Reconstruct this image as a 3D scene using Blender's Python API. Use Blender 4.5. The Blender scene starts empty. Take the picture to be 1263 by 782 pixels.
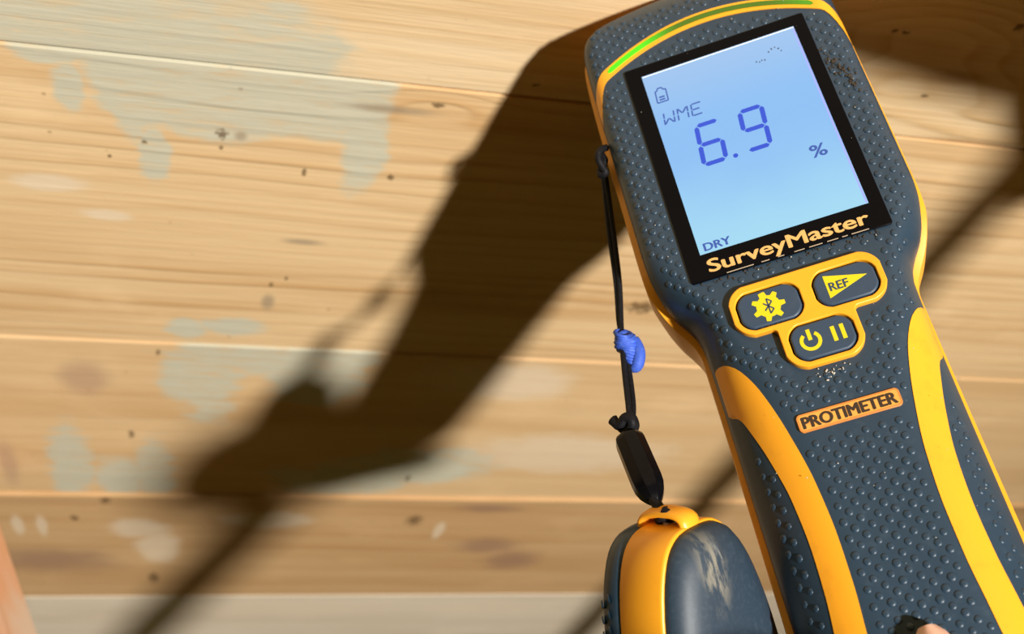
import bpy, bmesh, math, random
import numpy as np
from mathutils import Matrix, Vector

random.seed(4)
SC = bpy.context.scene
COL = SC.collection

# ------------------------------------------------------------------ geometry of the place
# Measured frame (mm): x right, y down, z forward of the lens.  Image 1263 x 782, focal length in px.
FPX, CX, CY = 1450.0, 631.5, 391.0
m_ = np.array([0.07302346, 0.85909948, -0.50657245])       # ceiling normal (points down into the room)
u_ = np.array([0.96797993, 0.06126538, 0.24343665])        # along the boards
v_ = np.array([-0.24017165, 0.50812856, 0.82711725])       # across the boards, away from the lens
D_ = -264.14                                               # ceiling plane  m.X = D
O_ = np.array([63.76363408, -44.56045554, 313.0996855])    # meter face origin (middle of the display)
WU = np.array([0.94525802, -0.29506551, -0.13936868])
HP = np.array([0.19320243, 0.85022624, -0.48968169])
NN = np.array([0.26298309, 0.43594918, 0.86069054])
LAMP = np.array([1218.7, 227.2, -2191.4])
CAM_H = 2.10                                               # lens height above the floor (m)
RW = np.stack([u_, v_, -m_])                               # measured frame -> room frame

def W(X):                                                  # measured mm -> room metres
    p = RW @ np.asarray(X, float) * 0.001
    return Vector((p[0], p[1], p[2] + CAM_H))
def ray(px, py):
    return np.array([(px - CX) / FPX, (py - CY) / FPX, 1.0])
def at(px, py, z):                                         # point seen at a pixel, z mm deep
    return ray(px, py) * z
def onceil(px, py):
    r = ray(px, py); return r * (D_ / (m_ @ r))
def M(x, y, z):                                            # meter-local mm -> measured frame
    return O_ + WU * x - HP * y - NN * z

# ------------------------------------------------------------------ camera, world, lamp, exposure
cam = bpy.data.cameras.new('camera'); camo = bpy.data.objects.new('camera', cam); COL.objects.link(camo)
cam.sensor_width = 36.0; cam.lens = FPX / 1263.0 * 36.0
cam.clip_start = 0.005; cam.clip_end = 50
rx = RW @ np.array([1., 0, 0]); ry = RW @ np.array([0, -1., 0]); rz = RW @ np.array([0, 0, -1.])
mw = Matrix(((rx[0], ry[0], rz[0], 0), (rx[1], ry[1], rz[1], 0), (rx[2], ry[2], rz[2], CAM_H), (0, 0, 0, 1)))
camo.matrix_world = mw
cam.dof.use_dof = True; cam.dof.focus_distance = 0.288; cam.dof.aperture_fstop = 17.0
SC.camera = camo

wd = bpy.data.worlds.new('World'); SC.world = wd; wd.use_nodes = True
bg = wd.node_tree.nodes['Background']
bg.inputs['Color'].default_value = (1.0, 0.80, 0.20, 1); bg.inputs['Strength'].default_value = 0.092

ld = bpy.data.lights.new('work_lamp', 'SPOT'); lo = bpy.data.objects.new('work_lamp', ld); COL.objects.link(lo)
ld.energy = 625; ld.color = (1.0, 0.95, 0.87); ld.shadow_soft_size = 0.078
ld.spot_size = math.radians(34); ld.spot_blend = 1.0
lo.location = W(LAMP)
lo.rotation_euler = (W(at(330, 330, 450)) - W(LAMP)).to_track_quat('-Z', 'Y').to_euler()

vs = SC.view_settings
vs.view_transform = 'Standard'; vs.look = 'None'; vs.exposure = 0.0; vs.gamma = 1.0; vs.use_curve_mapping = False
SC.cycles.max_bounces = 8

# ------------------------------------------------------------------ helpers
def link(o, parent=None):
    COL.objects.link(o)
    if parent is not None: o.parent = parent
    return o
def empty(name, label=None, cat=None, mat=None):
    o = bpy.data.objects.new(name, None); o.empty_display_size = 0.02
    if mat is not None: o.matrix_world = mat
    if label: o['label'] = label
    if cat: o['category'] = cat
    return link(o)
def mesh(name, verts, faces, mat, parent=None, smooth=True):
    me = bpy.data.meshes.new(name); me.from_pydata([tuple(map(float, p)) for p in verts], [], faces); me.update()
    if mat: me.materials.append(mat)
    if smooth:
        for p in me.polygons: p.use_smooth = True
    return link(bpy.data.objects.new(name, me), parent)
def bm_obj(name, bm, mat, parent=None, smooth=False):
    me = bpy.data.meshes.new(name); bm.to_mesh(me); bm.free()
    if mat: me.materials.append(mat)
    if smooth:
        for p in me.polygons: p.use_smooth = True
    return link(bpy.data.objects.new(name, me), parent)
def sharp(o, ang=35):
    try: o.data.set_sharp_from_angle(angle=math.radians(ang))
    except Exception: pass
    return o

# ---- materials
def nt(name):
    mt = bpy.data.materials.new(name); mt.use_nodes = True
    t = mt.node_tree; return mt, t, t.nodes['Principled BSDF']
class G:
    def __init__(s, t): s.t = t
    def n(s, typ, **kw):
        nd = s.t.nodes.new(typ)
        for k, v in kw.items(): setattr(nd, k, v)
        return nd
    def put(s, sock, val):
        if hasattr(val, 'node'): s.t.links.new(val, sock)
        else: sock.default_value = val
    def math(s, op, a, b=None, c=None, clamp=False):
        nd = s.n('ShaderNodeMath', operation=op); nd.use_clamp = clamp
        s.put(nd.inputs[0], a)
        if b is not None: s.put(nd.inputs[1], b)
        if c is not None: s.put(nd.inputs[2], c)
        return nd.outputs[0]
    def vmath(s, op, a, b=None, c=None):
        nd = s.n('ShaderNodeVectorMath', operation=op)
        s.put(nd.inputs[0], a)
        if b is not None: s.put(nd.inputs[1], b)
        if c is not None: s.put(nd.inputs[2], c)
        return nd.outputs['Value'] if op == 'LENGTH' else nd.outputs[0]
    def noise(s, vec, scale=1.0, detail=3.0, rough=0.55, dist=0.0):
        nd = s.n('ShaderNodeTexNoise'); s.put(nd.inputs['Vector'], vec)
        nd.inputs['Scale'].default_value = scale; nd.inputs['Detail'].default_value = detail
        nd.inputs['Roughness'].default_value = rough; nd.inputs['Distortion'].default_value = dist
        return nd.outputs['Fac']
    def step(s, x, a, b, lo=0.0, hi=1.0):
        nd = s.n('ShaderNodeMapRange'); nd.interpolation_type = 'SMOOTHSTEP'
        s.put(nd.inputs[0], x); nd.inputs[1].default_value = a; nd.inputs[2].default_value = b
        nd.inputs[3].default_value = lo; nd.inputs[4].default_value = hi
        return nd.outputs[0]
    def mix(s, fac, a, b):
        nd = s.n('ShaderNodeMix', data_type='RGBA'); s.put(nd.inputs[0], fac)
        s.put(nd.inputs[6], a if hasattr(a, 'node') else (*a, 1)); s.put(nd.inputs[7], b if hasattr(b, 'node') else (*b, 1))
        return nd.outputs[2]
    def bump(s, h, strength, dist):
        nd = s.n('ShaderNodeBump'); nd.inputs['Strength'].default_value = strength
        nd.inputs['Distance'].default_value = dist; s.put(nd.inputs['Height'], h); return nd.outputs[0]
    def obj(s): return s.n('ShaderNodeTexCoord').outputs['Object']

def plastic(name, col, rough=0.4, var=0.0, varcol=None, bump=0.0, scale=400, spec=0.5, coat=0.0):
    mt, t, b = nt(name); g = G(t)
    b.inputs['Roughness'].default_value = rough; b.inputs['Specular IOR Level'].default_value = spec
    if coat: b.inputs['Coat Weight'].default_value = coat
    if var > 0:
        nz = g.noise(g.obj(), scale, 5.0, 0.65)
        g.put(b.inputs['Base Color'], g.mix(g.step(nz, 0.5, 0.78, 0.0, var), col, varcol))
        if bump: g.put(b.inputs['Normal'], g.bump(nz, bump, 0.0004))
    else: b.inputs['Base Color'].default_value = (*col, 1)
    return mt
def emis(name, col, em, strength, rough=0.3):
    mt, t, b = nt(name)
    b.inputs['Base Color'].default_value = (*col, 1); b.inputs['Roughness'].default_value = rough
    b.inputs['Emission Color'].default_value = (*em, 1); b.inputs['Emission Strength'].default_value = strength
    return mt

YEL = plastic('yellow_plastic', (0.92, 0.40, 0.020), 0.38, 0.35, (0.62, 0.24, 0.02), 0.08, 130)
RUB = plastic('charcoal_rubber', (0.019, 0.043, 0.073), 0.40, 0.45, (0.05, 0.08, 0.115), 0.15, 260)
RUBK = plastic('key_rubber', (0.028, 0.055, 0.098), 0.5, 0.3, (0.06, 0.08, 0.11), 0.05, 300)
BLK = plastic('black_glass', (0.003, 0.003, 0.004), 0.18, spec=0.06)
GAP = plastic('black_gap', (0.004, 0.004, 0.004), 0.8)
ICON = plastic('key_print_yellow', (0.72, 0.58, 0.01), 0.5)
GOLD = plastic('gold_print', (0.72, 0.42, 0.14), 0.5)
BADGE = plastic('copper_badge', (0.62, 0.23, 0.05), 0.4, 0.5, (0.40, 0.13, 0.03), 0.1, 200)
BROWN = plastic('badge_print', (0.035, 0.02, 0.01), 0.6)
CORD = plastic('black_cord', (0.006, 0.006, 0.008), 0.6, 0.35, (0.04, 0.04, 0.042), 0.3, 900, spec=0.2)
BEAD = plastic('black_bead_plastic', (0.003, 0.003, 0.004), 0.2, 0.15, (0.02, 0.02, 0.02), 0.0, 500, spec=0.14)
BLUE = plastic('blue_thread', (0.035, 0.10, 0.55), 0.65, 0.5, (0.20, 0.32, 0.70), 0.3, 700)
STEEL = plastic('pin_steel', (0.5, 0.5, 0.5), 0.25); STEEL.node_tree.nodes['Principled BSDF'].inputs['Metallic'].default_value = 1.0
DIRT = plastic('dry_dirt', (0.045, 0.032, 0.02), 0.9)
DUST = plastic('pale_dust', (0.55, 0.52, 0.46), 0.9)
SEG = emis('lcd_segment_blue', (0.004, 0.012, 0.10), (0.022, 0.085, 0.66), 0.85)
SEG2 = emis('lcd_small_print', (0.006, 0.015, 0.07), (0.045, 0.12, 0.46), 0.8)

def lcd_mat():
    mt, t, b = nt('lcd_backlight'); g = G(t)
    co = g.obj(); sep = g.n('ShaderNodeSeparateXYZ'); g.put(sep.inputs[0], co)
    nz = g.noise(co, 30.0, 2.0)
    f = g.step(g.math('ADD', sep.outputs[1], g.math('MULTIPLY', g.math('SUBTRACT', nz, 0.5), 0.02)), -0.027, 0.006)
    top = g.step(sep.outputs[1], 0.012, 0.036)
    c = g.mix(f, (0.36, 0.74, 0.98), (0.235, 0.53, 0.98)); c = g.mix(top, c, (0.33, 0.57, 0.93))
    b.inputs['Base Color'].default_value = (0.03, 0.04, 0.05, 1); b.inputs['Roughness'].default_value = 0.2
    g.put(b.inputs['Emission Color'], c); b.inputs['Emission Strength'].default_value = 0.86
    return mt
LCD = lcd_mat()

def led_mat():
    mt, t, b = nt('green_light_pipe'); g = G(t)
    sep = g.n('ShaderNodeSeparateXYZ'); g.put(sep.inputs[0], g.obj())
    a = g.step(sep.outputs[0], -0.024, -0.006, 1.0, 0.03); c = g.step(sep.outputs[0], 0.018, 0.031, 0.0, 0.22)
    b.inputs['Base Color'].default_value = (0.06, 0.13, 0.012, 1); b.inputs['Roughness'].default_value = 0.25
    b.inputs['Emission Color'].default_value = (0.02, 1.0, 0.0, 1)
    g.put(b.inputs['Emission Strength'], g.math('ADD', a, c))
    return mt
LED = led_mat()

# ---- wood.  Coordinates: ceiling frame, metres (u along the boards, v across)
W0 = ray(CX, CY) * (D_ / (m_ @ ray(CX, CY)))
def uv(px, py):
    d = onceil(px, py) - W0
    return np.array([d @ u_, d @ v_]) * 0.001
def ell(px, py, rx, ry):
    c = uv(px, py); dx = uv(px + 4, py) - uv(px - 4, py); dy = uv(px, py + 4) - uv(px, py - 4)
    return c[0], c[1], max(abs(dx[0]) / 8 * rx, 1e-4), max(abs(dy[1]) / 8 * ry, 1e-4)

def field(g, P, ells):
    cur = None
    for (px, py, rx, ry) in ells:
        c0, c1, r0, r1 = ell(px, py, rx, ry)
        q = g.vmath('MULTIPLY_ADD', P, (1 / r0, 1 / r1, 0.0), (-c0 / r0, -c1 / r1, 0.0))
        l = g.vmath('LENGTH', q)
        cur = l if cur is None else g.math('MINIMUM', cur, l)
    return g.math('SUBTRACT', 1.0, cur)

def wood(name, light, dark, seed=0.0, rings=95.0, ringamt=0.6, paint=(), spots=(), stains_and_shade=(), pale=(), stain_shade_col=(0.22, 0.13, 0.09), bumps=0.38, wild=0.003, swell=()):
    mt, t, b = nt(name); g = G(t); g_ring = 1.25
    P = g.obj()
    S = g.vmath('ADD', P, (seed, seed * 1.7, 0.0))
    warp = g.noise(g.vmath('MULTIPLY', S, (5.0, 16.0, 1.0)), 1.0, 2.0, 0.5)
    sep = g.n('ShaderNodeSeparateXYZ'); g.put(sep.inputs[0], S)
    vv = g.math('ADD', sep.outputs[1], g.math('MULTIPLY', g.math('SUBTRACT', warp, 0.5), wild * 6))
    for (sx_, sy_, srx, sry, amp) in swell:                 # grain bending round a knot
        c0, c1, r0, r1 = ell(sx_, sy_, srx, sry)
        l_ = g.vmath('LENGTH', g.vmath('MULTIPLY_ADD', P, (1 / r0, 1 / r1, 0.0), (-c0 / r0, -c1 / r1, 0.0)))
        vv = g.math('ADD', vv, g.math('MULTIPLY', g.math('EXPONENT', g.math('MULTIPLY', g.math('MULTIPLY', l_, l_), -1.0)), amp))
    # growth rings: saw-shaped bands of uneven width
    wide = g.noise(g.vmath('MULTIPLY', S, (0.6, 22.0, 1.0)), 1.0, 2.0, 0.5)
    ph = g.math('FRACT', g.math('MULTIPLY', g.math('ADD', vv, g.math('MULTIPLY', wide, 0.05)), rings))
    ring = g.math('MULTIPLY', g.math('POWER', ph, 2.2), g.step(ph, 0.80, 1.0, 1.0, 0.0))
    streak = g.noise(g.vmath('MULTIPLY', S, (9.0, 420.0, 1.0)), 1.0, 4.0, 0.6)
    broad = g.noise(g.vmath('MULTIPLY', S, (3.0, 26.0, 1.0)), 1.0, 3.0, 0.5)
    blot = g.noise(g.vmath('MULTIPLY', S, (14.0, 22.0, 1.0)), 1.0, 4.0, 0.6)
    amp_ = g.step(g.noise(g.vmath('MULTIPLY', S, (2.2, 34.0, 1.0)), 1.0, 3.0, 0.6), 0.34, 0.62, 0.12, 1.0)
    ring = g.math('MULTIPLY', ring, amp_)
    f = g.math('MULTIPLY', ring, ringamt * g_ring)
    f = g.math('ADD', f, g.step(streak, 0.42, 0.72, 0.0, 0.30))
    f = g.math('ADD', f, g.step(broad, 0.40, 0.70, 0.0, 0.45), clamp=True)
    c = g.mix(f, light, dark)
    c = g.mix(g.step(blot, 0.52, 0.75, 0.0, 0.35), c, tuple(min(1, x * 1.18 + 0.03) for x in light))
    fine = g.noise(g.vmath('MULTIPLY', P, (60.0, 260.0, 1.0)), 1.0, 5.0, 0.65)
    edge = g.noise(g.vmath('MULTIPLY', P, (45.0, 55.0, 1.0)), 1.0, 5.0, 0.6)
    spn = g.noise(g.vmath('MULTIPLY', P, (380.0, 420.0, 1.0)), 1.0, 3.0, 0.6)
    if pale:
        d = field(g, P, pale); k = g.step(g.math('ADD', d, g.math('MULTIPLY', g.math('SUBTRACT', edge, 0.5), 0.8)), 0.0, 0.55)
        c = g.mix(g.math('MULTIPLY', k, 0.6), c, (0.78, 0.66, 0.50))
    if paint:
        d = field(g, P, paint)
        strk = g.noise(g.vmath('MULTIPLY', P, (25.0, 170.0, 1.0)), 1.0, 3.0, 0.55)
        d = g.math('ADD', d, g.math('MULTIPLY', g.math('SUBTRACT', edge, 0.5), 1.3))
        d = g.math('ADD', d, g.math('MULTIPLY', g.math('SUBTRACT', strk, 0.5), 0.8))
        k = g.step(d, -0.05, 0.38)
        k = g.math('MULTIPLY', k, g.step(g.math('ADD', g.math('MULTIPLY', fine, 0.6), g.math('MULTIPLY', blot, 0.4)), 0.37, 0.51, 0.50, 0.98))
        pc = g.mix(fine, (0.50, 0.49, 0.38), (0.62, 0.58, 0.44))
        c = g.mix(k, c, pc)
    if stains_and_shade:
        d = field(g, P, stains_and_shade); k = g.step(g.math('ADD', d, g.math('MULTIPLY', g.math('SUBTRACT', edge, 0.5), 0.7)), 0.0, 0.8)
        c = g.mix(g.math('MULTIPLY', k, 0.75), c, stain_shade_col)
    if spots:
        d = field(g, P, spots); k = g.step(g.math('ADD', d, g.math('MULTIPLY', g.math('SUBTRACT', spn, 0.5), 2.0)), 0.0, 0.7)
        c = g.mix(g.math('MULTIPLY', k, 0.8), c, (0.13, 0.075, 0.03))
    # scattered tiny specks
    vo = g.n('ShaderNodeTexVoronoi'); vo.inputs['Scale'].default_value = 75.0; g.put(vo.inputs['Vector'], S)
    sp = g.math('MULTIPLY', g.step(vo.outputs['Distance'], 0.035, 0.085, 1.0, 0.0), g.step(blot, 0.45, 0.6))
    c = g.mix(g.math('MULTIPLY', sp, 0.5), c, (0.25, 0.14, 0.06))
    g.put(b.inputs['Base Color'], c); b.inputs['Roughness'].default_value = 0.72
    b.inputs['Specular IOR Level'].default_value = 0.25
    h = g.math('ADD', g.math('MULTIPLY', ring, 0.9 * ringamt), g.math('ADD', g.math('MULTIPLY', streak, 0.5), g.math('MULTIPLY', fine, 0.35)))
    g.put(b.inputs['Normal'], g.bump(h, bumps, 0.0013))
    return mt

# ------------------------------------------------------------------ ceiling of boards
ceil_mat = Matrix.Translation(W(W0))                       # ceiling frame has the room's axes: u, v, up
ceiling = empty('ceiling', mat=ceil_mat); ceiling['kind'] = 'structure'
#  joints between boards: v = a + b*u (mm)
J = [(-141.8, -0.007), (37.7, -0.0204), (209.0, -0.033), (395.0, -0.028)]
lines = [(-141.8 - 179 * k, -0.007) for k in range(4, 0, -1)] + J + [(395.0 + 180 * k, -0.028) for k in range(1, 8)]

LA, DA = (0.72, 0.50, 0.26), (0.60, 0.34, 0.12)
paint0 = [(60, 20, 190, 60), (190, 60, 190, 40), (300, 40, 130, 70), (20, -30, 260, 60), (360, 70, 90, 40), (250, 10, 130, 50)]
paint1 = [(200, 80, 130, 42), (150, 95, 60, 50), (260, 110, 130, 55), (330, 120, 140, 56), (400, 120, 85, 60), (60, 64, 55, 15), (86, 108, 24, 36), (190, 185, 24, 48), (452, 170, 34, 85), (250, 150, 110, 30), (165, 135, 30, 50),
          (230, 405, 30, 14), (285, 402, 50, 12)]
paint2 = [(250, 465, 58, 60), (330, 440, 140, 26), (420, 440, 60, 22), (390, 470, 70, 34), (88, 575, 32, 50), (150, 590, 36, 32), (190, 585, 30, 45), (420, 590, 110, 22), (520, 575, 100, 26)]
mat_b0 = wood('board_wood_above', (0.80, 0.62, 0.39), (0.60, 0.39, 0.18), 3.1, 110, 0.75, paint=paint0, swell=[(1150, 60, 130, 90, 0.030), (1100, 330, 160, 60, 0.015)],
              spots=[(1117, 40, 7, 3.5), (1103, 38, 6, 4), (1140, 118, 6, 3), (1258, 33, 8, 9), (660, 105, 8, 3)], stains_and_shade=[(1200, 175, 90, 5), (1130, 185, 40, 4), (1170, 95, 60, 14)], stain_shade_col=(0.42, 0.24, 0.10), wild=0.003)
mat_b1 = wood('board_wood_painted', (0.76, 0.545, 0.305), (0.56, 0.33, 0.14), 0.0, 100, 0.7, paint=paint1, swell=[(541, 130, 70, 22, 0.010)],
              spots=[(273, 165, 10, 9), (178, 175, 5, 4), (541, 130, 12, 5), (334, 350, 4, 5), (353, 343, 3, 4), (375, 213, 4, 6), (482, 219, 5, 5), (792, 379, 26, 9), (135, 192, 3, 3), (273, 183, 4, 4)],
              stains_and_shade=[(297, 168, 12, 8), (370, 298, 40, 5), (330, 372, 12, 14), (480, 135, 80, 8)], stain_shade_col=(0.34, 0.26, 0.17),  # the tall mark is a painted lanyard shadow, the others stains
              pale=[(60, 225, 60, 14), (130, 265, 40, 9), (470, 135, 20, 6)])
mat_b2 = wood('board_wood_patched', (0.72, 0.50, 0.27), (0.60, 0.37, 0.17), 1.3, 55, 0.35, paint=paint2,
              spots=[(162, 535, 5, 6), (503, 590, 4, 5), (195, 434, 4, 4)], stains_and_shade=[(105, 465, 45, 30), (10, 570, 18, 40)], stain_shade_col=(0.50, 0.32, 0.20),
              pale=[(620, 470, 120, 30), (700, 560, 160, 30)])
mat_b3 = wood('board_wood_brown', (0.62, 0.40, 0.20), (0.46, 0.25, 0.10), 2.2, 45, 0.4,
              spots=[(511, 640, 13, 8), (130, 614, 9, 6), (92, 637, 7, 5), (190, 712, 8, 8)], stains_and_shade=[(600, 672, 60, 14), (630, 690, 50, 18), (600, 625, 60, 8), (60, 690, 120, 22)], stain_shade_col=(0.33, 0.19, 0.12),
              pale=[(22, 645, 10, 16), (52, 647, 9, 16), (195, 672, 36, 28), (541, 653, 8, 13), (330, 640, 70, 14), (170, 650, 45, 16)])
mat_b4 = wood('board_wood_pale', (0.76, 0.66, 0.52), (0.62, 0.51, 0.38), 4.7, 50, 0.3, pale=[(350, 750, 200, 14), (600, 750, 100, 12)])
mat_bx = wood('board_wood_plain', (0.66, 0.46, 0.25), (0.52, 0.31, 0.13), 6.1, 60, 0.4)
bmats = {3: mat_b0, 4: mat_b1, 5: mat_b2, 6: mat_b3, 7: mat_b4}
U0, U1 = -1500.0, 1900.0
for i in range(len(lines) - 1):
    (a0, b0), (a1, b1) = lines[i], lines[i + 1]
    proud = {4: 0.0, 5: 0.35, 6: 1.8, 7: 0.2}.get(i, 0.5)
    gap = 0.42
    prof = []                                              # cross profile (distance across, depth below plane)
    n_u = 12
    V, F_ = [], []
    for k in range(n_u + 1):
        uu = U0 + (U1 - U0) * k / n_u
        v0 = a0 + b0 * uu + gap; v1 = a1 + b1 * uu - gap
        pr = [(v0, 22), (v0, -proud + .14), (v0 + .14, -proud), (v0 + 14, -proud * 0.6), (v1 - 14, -0.1), (v1 - 1.0, 0.0), (v1, 1.2), (v1, 22)]
        for (vv, zz) in pr: V.append((uu * .001, vv * .001, zz * .001))
    n_p = 8
    for k in range(n_u):
        for j in range(n_p):
            a = k * n_p + j; bq = k * n_p + (j + 1) % n_p
            F_.append((a, a + n_p, bq + n_p, bq))
    F_.append(tuple(range(n_p))); F_.append(tuple(reversed(range(n_u * n_p, (n_u + 1) * n_p))))
    o = mesh('plank', V, F_, bmats.get(i, mat_bx), ceiling, smooth=False)
    bmx = bmesh.new(); bmx.from_mesh(o.data); bmesh.ops.recalc_face_normals(bmx, faces=bmx.faces); bmx.to_mesh(o.data); bmx.free()
# dark deck over the boards so the joints are closed
bm = bmesh.new(); bmesh.ops.create_cube(bm, size=1.0)
bmesh.ops.scale(bm, vec=(3.4, 2.6, 0.02), verts=bm.verts); bmesh.ops.translate(bm, vec=(0.2, 0.45, 0.036), verts=bm.verts)
bm_obj('sheathing', bm, plastic('dark_sheathing', (0.10, 0.06, 0.03), 0.9), ceiling)

# floor far below
mtf, tf, bf = nt('dusty_floor'); gf = G(tf)
gf.put(bf.inputs['Base Color'], gf.mix(gf.noise(gf.obj(), 6.0, 5.0), (0.22, 0.15, 0.09), (0.38, 0.27, 0.17))); bf.inputs['Roughness'].default_value = 0.9
bm = bmesh.new(); bmesh.ops.create_cube(bm, size=1.0)
bmesh.ops.scale(bm, vec=(7, 7, 0.1), verts=bm.verts); bmesh.ops.translate(bm, vec=(0.5, -0.5, -0.05), verts=bm.verts)
fl = bm_obj('floor', bm, mtf); fl['kind'] = 'structure'

# ---- a timber in view, and unseen beams added to cast shadow bands
def beam(name, A, B, wid, thk, mat, up=None, roundness=0.25):
    A, B = Vector(W(A)), Vector(W(B)); d = (B - A); L = d.length; d.normalize()
    upv = Vector(W(np.zeros(3) + up) - W(np.zeros(3))) if up is not None else Vector((0, 0, 1))
    x = d.cross(upv).normalized(); y = x.cross(d).normalized()
    bm = bmesh.new(); bmesh.ops.create_cube(bm, size=1.0)
    bmesh.ops.scale(bm, vec=(wid * .001, thk * .001, L), verts=bm.verts)
    bmesh.ops.bevel(bm, geom=[e for e in bm.edges], offset=min(wid, thk) * .001 * roundness, segments=4, affect='EDGES')
    o = bm_obj(name, bm, mat, smooth=True); sharp(o, 40)
    mid = (A + B) / 2
    o.matrix_world = Matrix(((x.x, y.x, d.x, mid.x), (x.y, y.y, d.y, mid.y), (x.z, y.z, d.z, mid.z), (0, 0, 0, 1)))
    o['kind'] = 'structure'
    return o
def timber(name, c1, c2, c3):
    mt, t, b = nt(name); g = G(t); P = g.obj()
    n1 = g.noise(g.vmath('MULTIPLY', P, (60, 60, 5)), 1.0, 4.0); n2 = g.noise(g.vmath('MULTIPLY', P, (30, 30, 12)), 1.0, 3.0)
    c = g.mix(g.step(n1, .35, .7), c1, c2); c = g.mix(g.step(n2, .5, .65), c, c3)
    g.put(b.inputs['Base Color'], c); b.inputs['Roughness'].default_value = .7
    return mt
TB1 = timber('orange_timber', (0.40, 0.19, 0.075), (0.44, 0.22, 0.12), (0.40, 0.28, 0.19))
TB2 = timber('brown_timber', (0.34, 0.20, 0.09), (0.26, 0.14, 0.06), (0.40, 0.26, 0.13))
beam('trim_1', at(-132, 490, 600), at(34, 990, 560), 56, 56, TB1, roundness=0.42)
tol = lambda p, t: onceil(*p) + (LAMP - onceil(*p)) / np.linalg.norm(LAMP - onceil(*p)) * t
a2, b2 = tol((1263, 200), 420), tol((720, 775), 520)
beam('shadow_caster_2', a2 + (a2 - b2) * 0.15, b2 + (b2 - a2) * 0.25, 20, 20, TB2, roundness=0.3)  # unseen rod, added to cast the diagonal shadow band at right
a3, b3 = tol((1010, -5), 210), tol((1275, 76), 210)
off = tol((1010, -45), 210) - tol((1010, -5), 210)
beam('shadow_caster_3', a3 + off * 0.75, b3 + off * 0.75 + (b3 - a3) * 0.6, 42, 18, TB2, up=m_, roundness=0.15)  # unseen plank, added to shade the top right corner
beam('shadow_caster_4', tol((1272, 40), 190), tol((1290, 235), 190), 16, 16, TB2, roundness=0.2)  # unseen batten, added to darken the right edge of the boards

beam('shadow_caster_5', tol((352, 606), 690), tol((110, 850), 760), 30, 30, TB2, roundness=0.3)  # unseen rod, added for the faint shadow band at lower left

# ------------------------------------------------------------------ the moisture meter
MM = 0.001
xa = RW @ WU; ya = RW @ (-HP); za = RW @ (-NN); o0 = W(O_)
MET = Matrix(((xa[0], ya[0], za[0], o0.x), (xa[1], ya[1], za[1], o0.y), (xa[2], ya[2], za[2], o0.z), (0, 0, 0, 1)))
meter = empty('moisture_meter', 'yellow and charcoal rubber handheld moisture meter with lit blue display reading 6.9', 'moisture meter', MET)

def tab(pts):
    ys = np.array([p[0] for p in pts][::-1], float); vs_ = np.array([p[1] for p in pts][::-1], float)
    def f(y):
        # cubic Hermite through the table (monotone-ish)
        i = int(np.clip(np.searchsorted(ys, y) - 1, 0, len(ys) - 2)); h = ys[i + 1] - ys[i]; t = np.clip((y - ys[i]) / h, 0, 1)
        d = (vs_[i + 1] - vs_[i]) / h
        def sl(k):
            if k <= 0 or k >= len(ys) - 1: return d if k in (i, i + 1) else 0
            d0 = (vs_[k] - vs_[k - 1]) / (ys[k] - ys[k - 1]); d1 = (vs_[k + 1] - vs_[k]) / (ys[k + 1] - ys[k])
            return 0.0 if d0 * d1 <= 0 else 2 * d0 * d1 / (d0 + d1)
        m0, m1 = sl(i), sl(i + 1)
        return float((2*t**3-3*t**2+1)*vs_[i] + (t**3-2*t**2+t)*h*m0 + (-2*t**3+3*t**2)*vs_[i+1] + (t**3-t**2)*h*m1)
    return f
H = tab([(66, .6), (65.3, 8), (64, 16.5), (62, 24.5), (60.5, 29.5), (59, 33), (56, 35.6), (50, 37), (43, 37.4), (27, 37.7), (-18, 37.9), (-25.5, 37.7), (-31, 36.3), (-36.5, 33.8), (-40.5, 31.2), (-43.8, 29.6), (-47, 29.0), (-60, 29.0), (-125, 29.4), (-138, 28.6), (-145, 24), (-150, 15), (-152, 6), (-152.6, .6)])
HB = tab([(66, .4), (65.3, 7.6), (64, 16), (62, 24), (60.5, 29), (59, 32.3), (56, 34.8), (50, 35.8), (43, 36), (27, 36.1), (-18, 36.1), (-24, 35.9), (-31, 34.6), (-35, 32.9), (-38.5, 30.4), (-42, 28.6), (-47, 27.7), (-60, 27.6), (-125, 27.7), (-138, 26.6), (-145, 22), (-150, 13), (-152, 5), (-152.6, .4)])
ZR = tab([(70, 11), (-20, 11), (-48, 19), (-160, 19)])
ZB = tab([(70, 6.0), (-20, 6.0), (-48, 17), (-160, 17.5)])
FL = tab([(70, 30.5), (-18, 30.5), (-34, 25.5), (-46, 20.5), (-56, 17), (-70, 11.5), (-90, 8), (-160, 8)])
def ztop(y):
    z = 0.0
    if y > 50: z -= 6.5 * ((y - 50) / 16.0) ** 2
    if y < -136: z -= 12 * (1 - math.sqrt(max(0, 1 - min(1, (-136 - y) / 16.6) ** 2)))
    return z
def surf(x, y):
    hb = HB(y); f = min(FL(y), hb * 0.86); t = min(1.0, max(0.0, (abs(x) - f) / max(hb - f, 1e-3)))
    return -ZB(y) * (1 - math.sqrt(max(0, 1 - t * t))) * (1.0 if hb > 8 else hb / 8) + ztop(y)

ys = list(np.r_[np.linspace(66, 58, 17), np.linspace(57, 50, 8), np.linspace(48, -18, 30), np.linspace(-20, -50, 31), np.linspace(-52, -136, 42), np.linspace(-137, -152.6, 20)])
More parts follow.
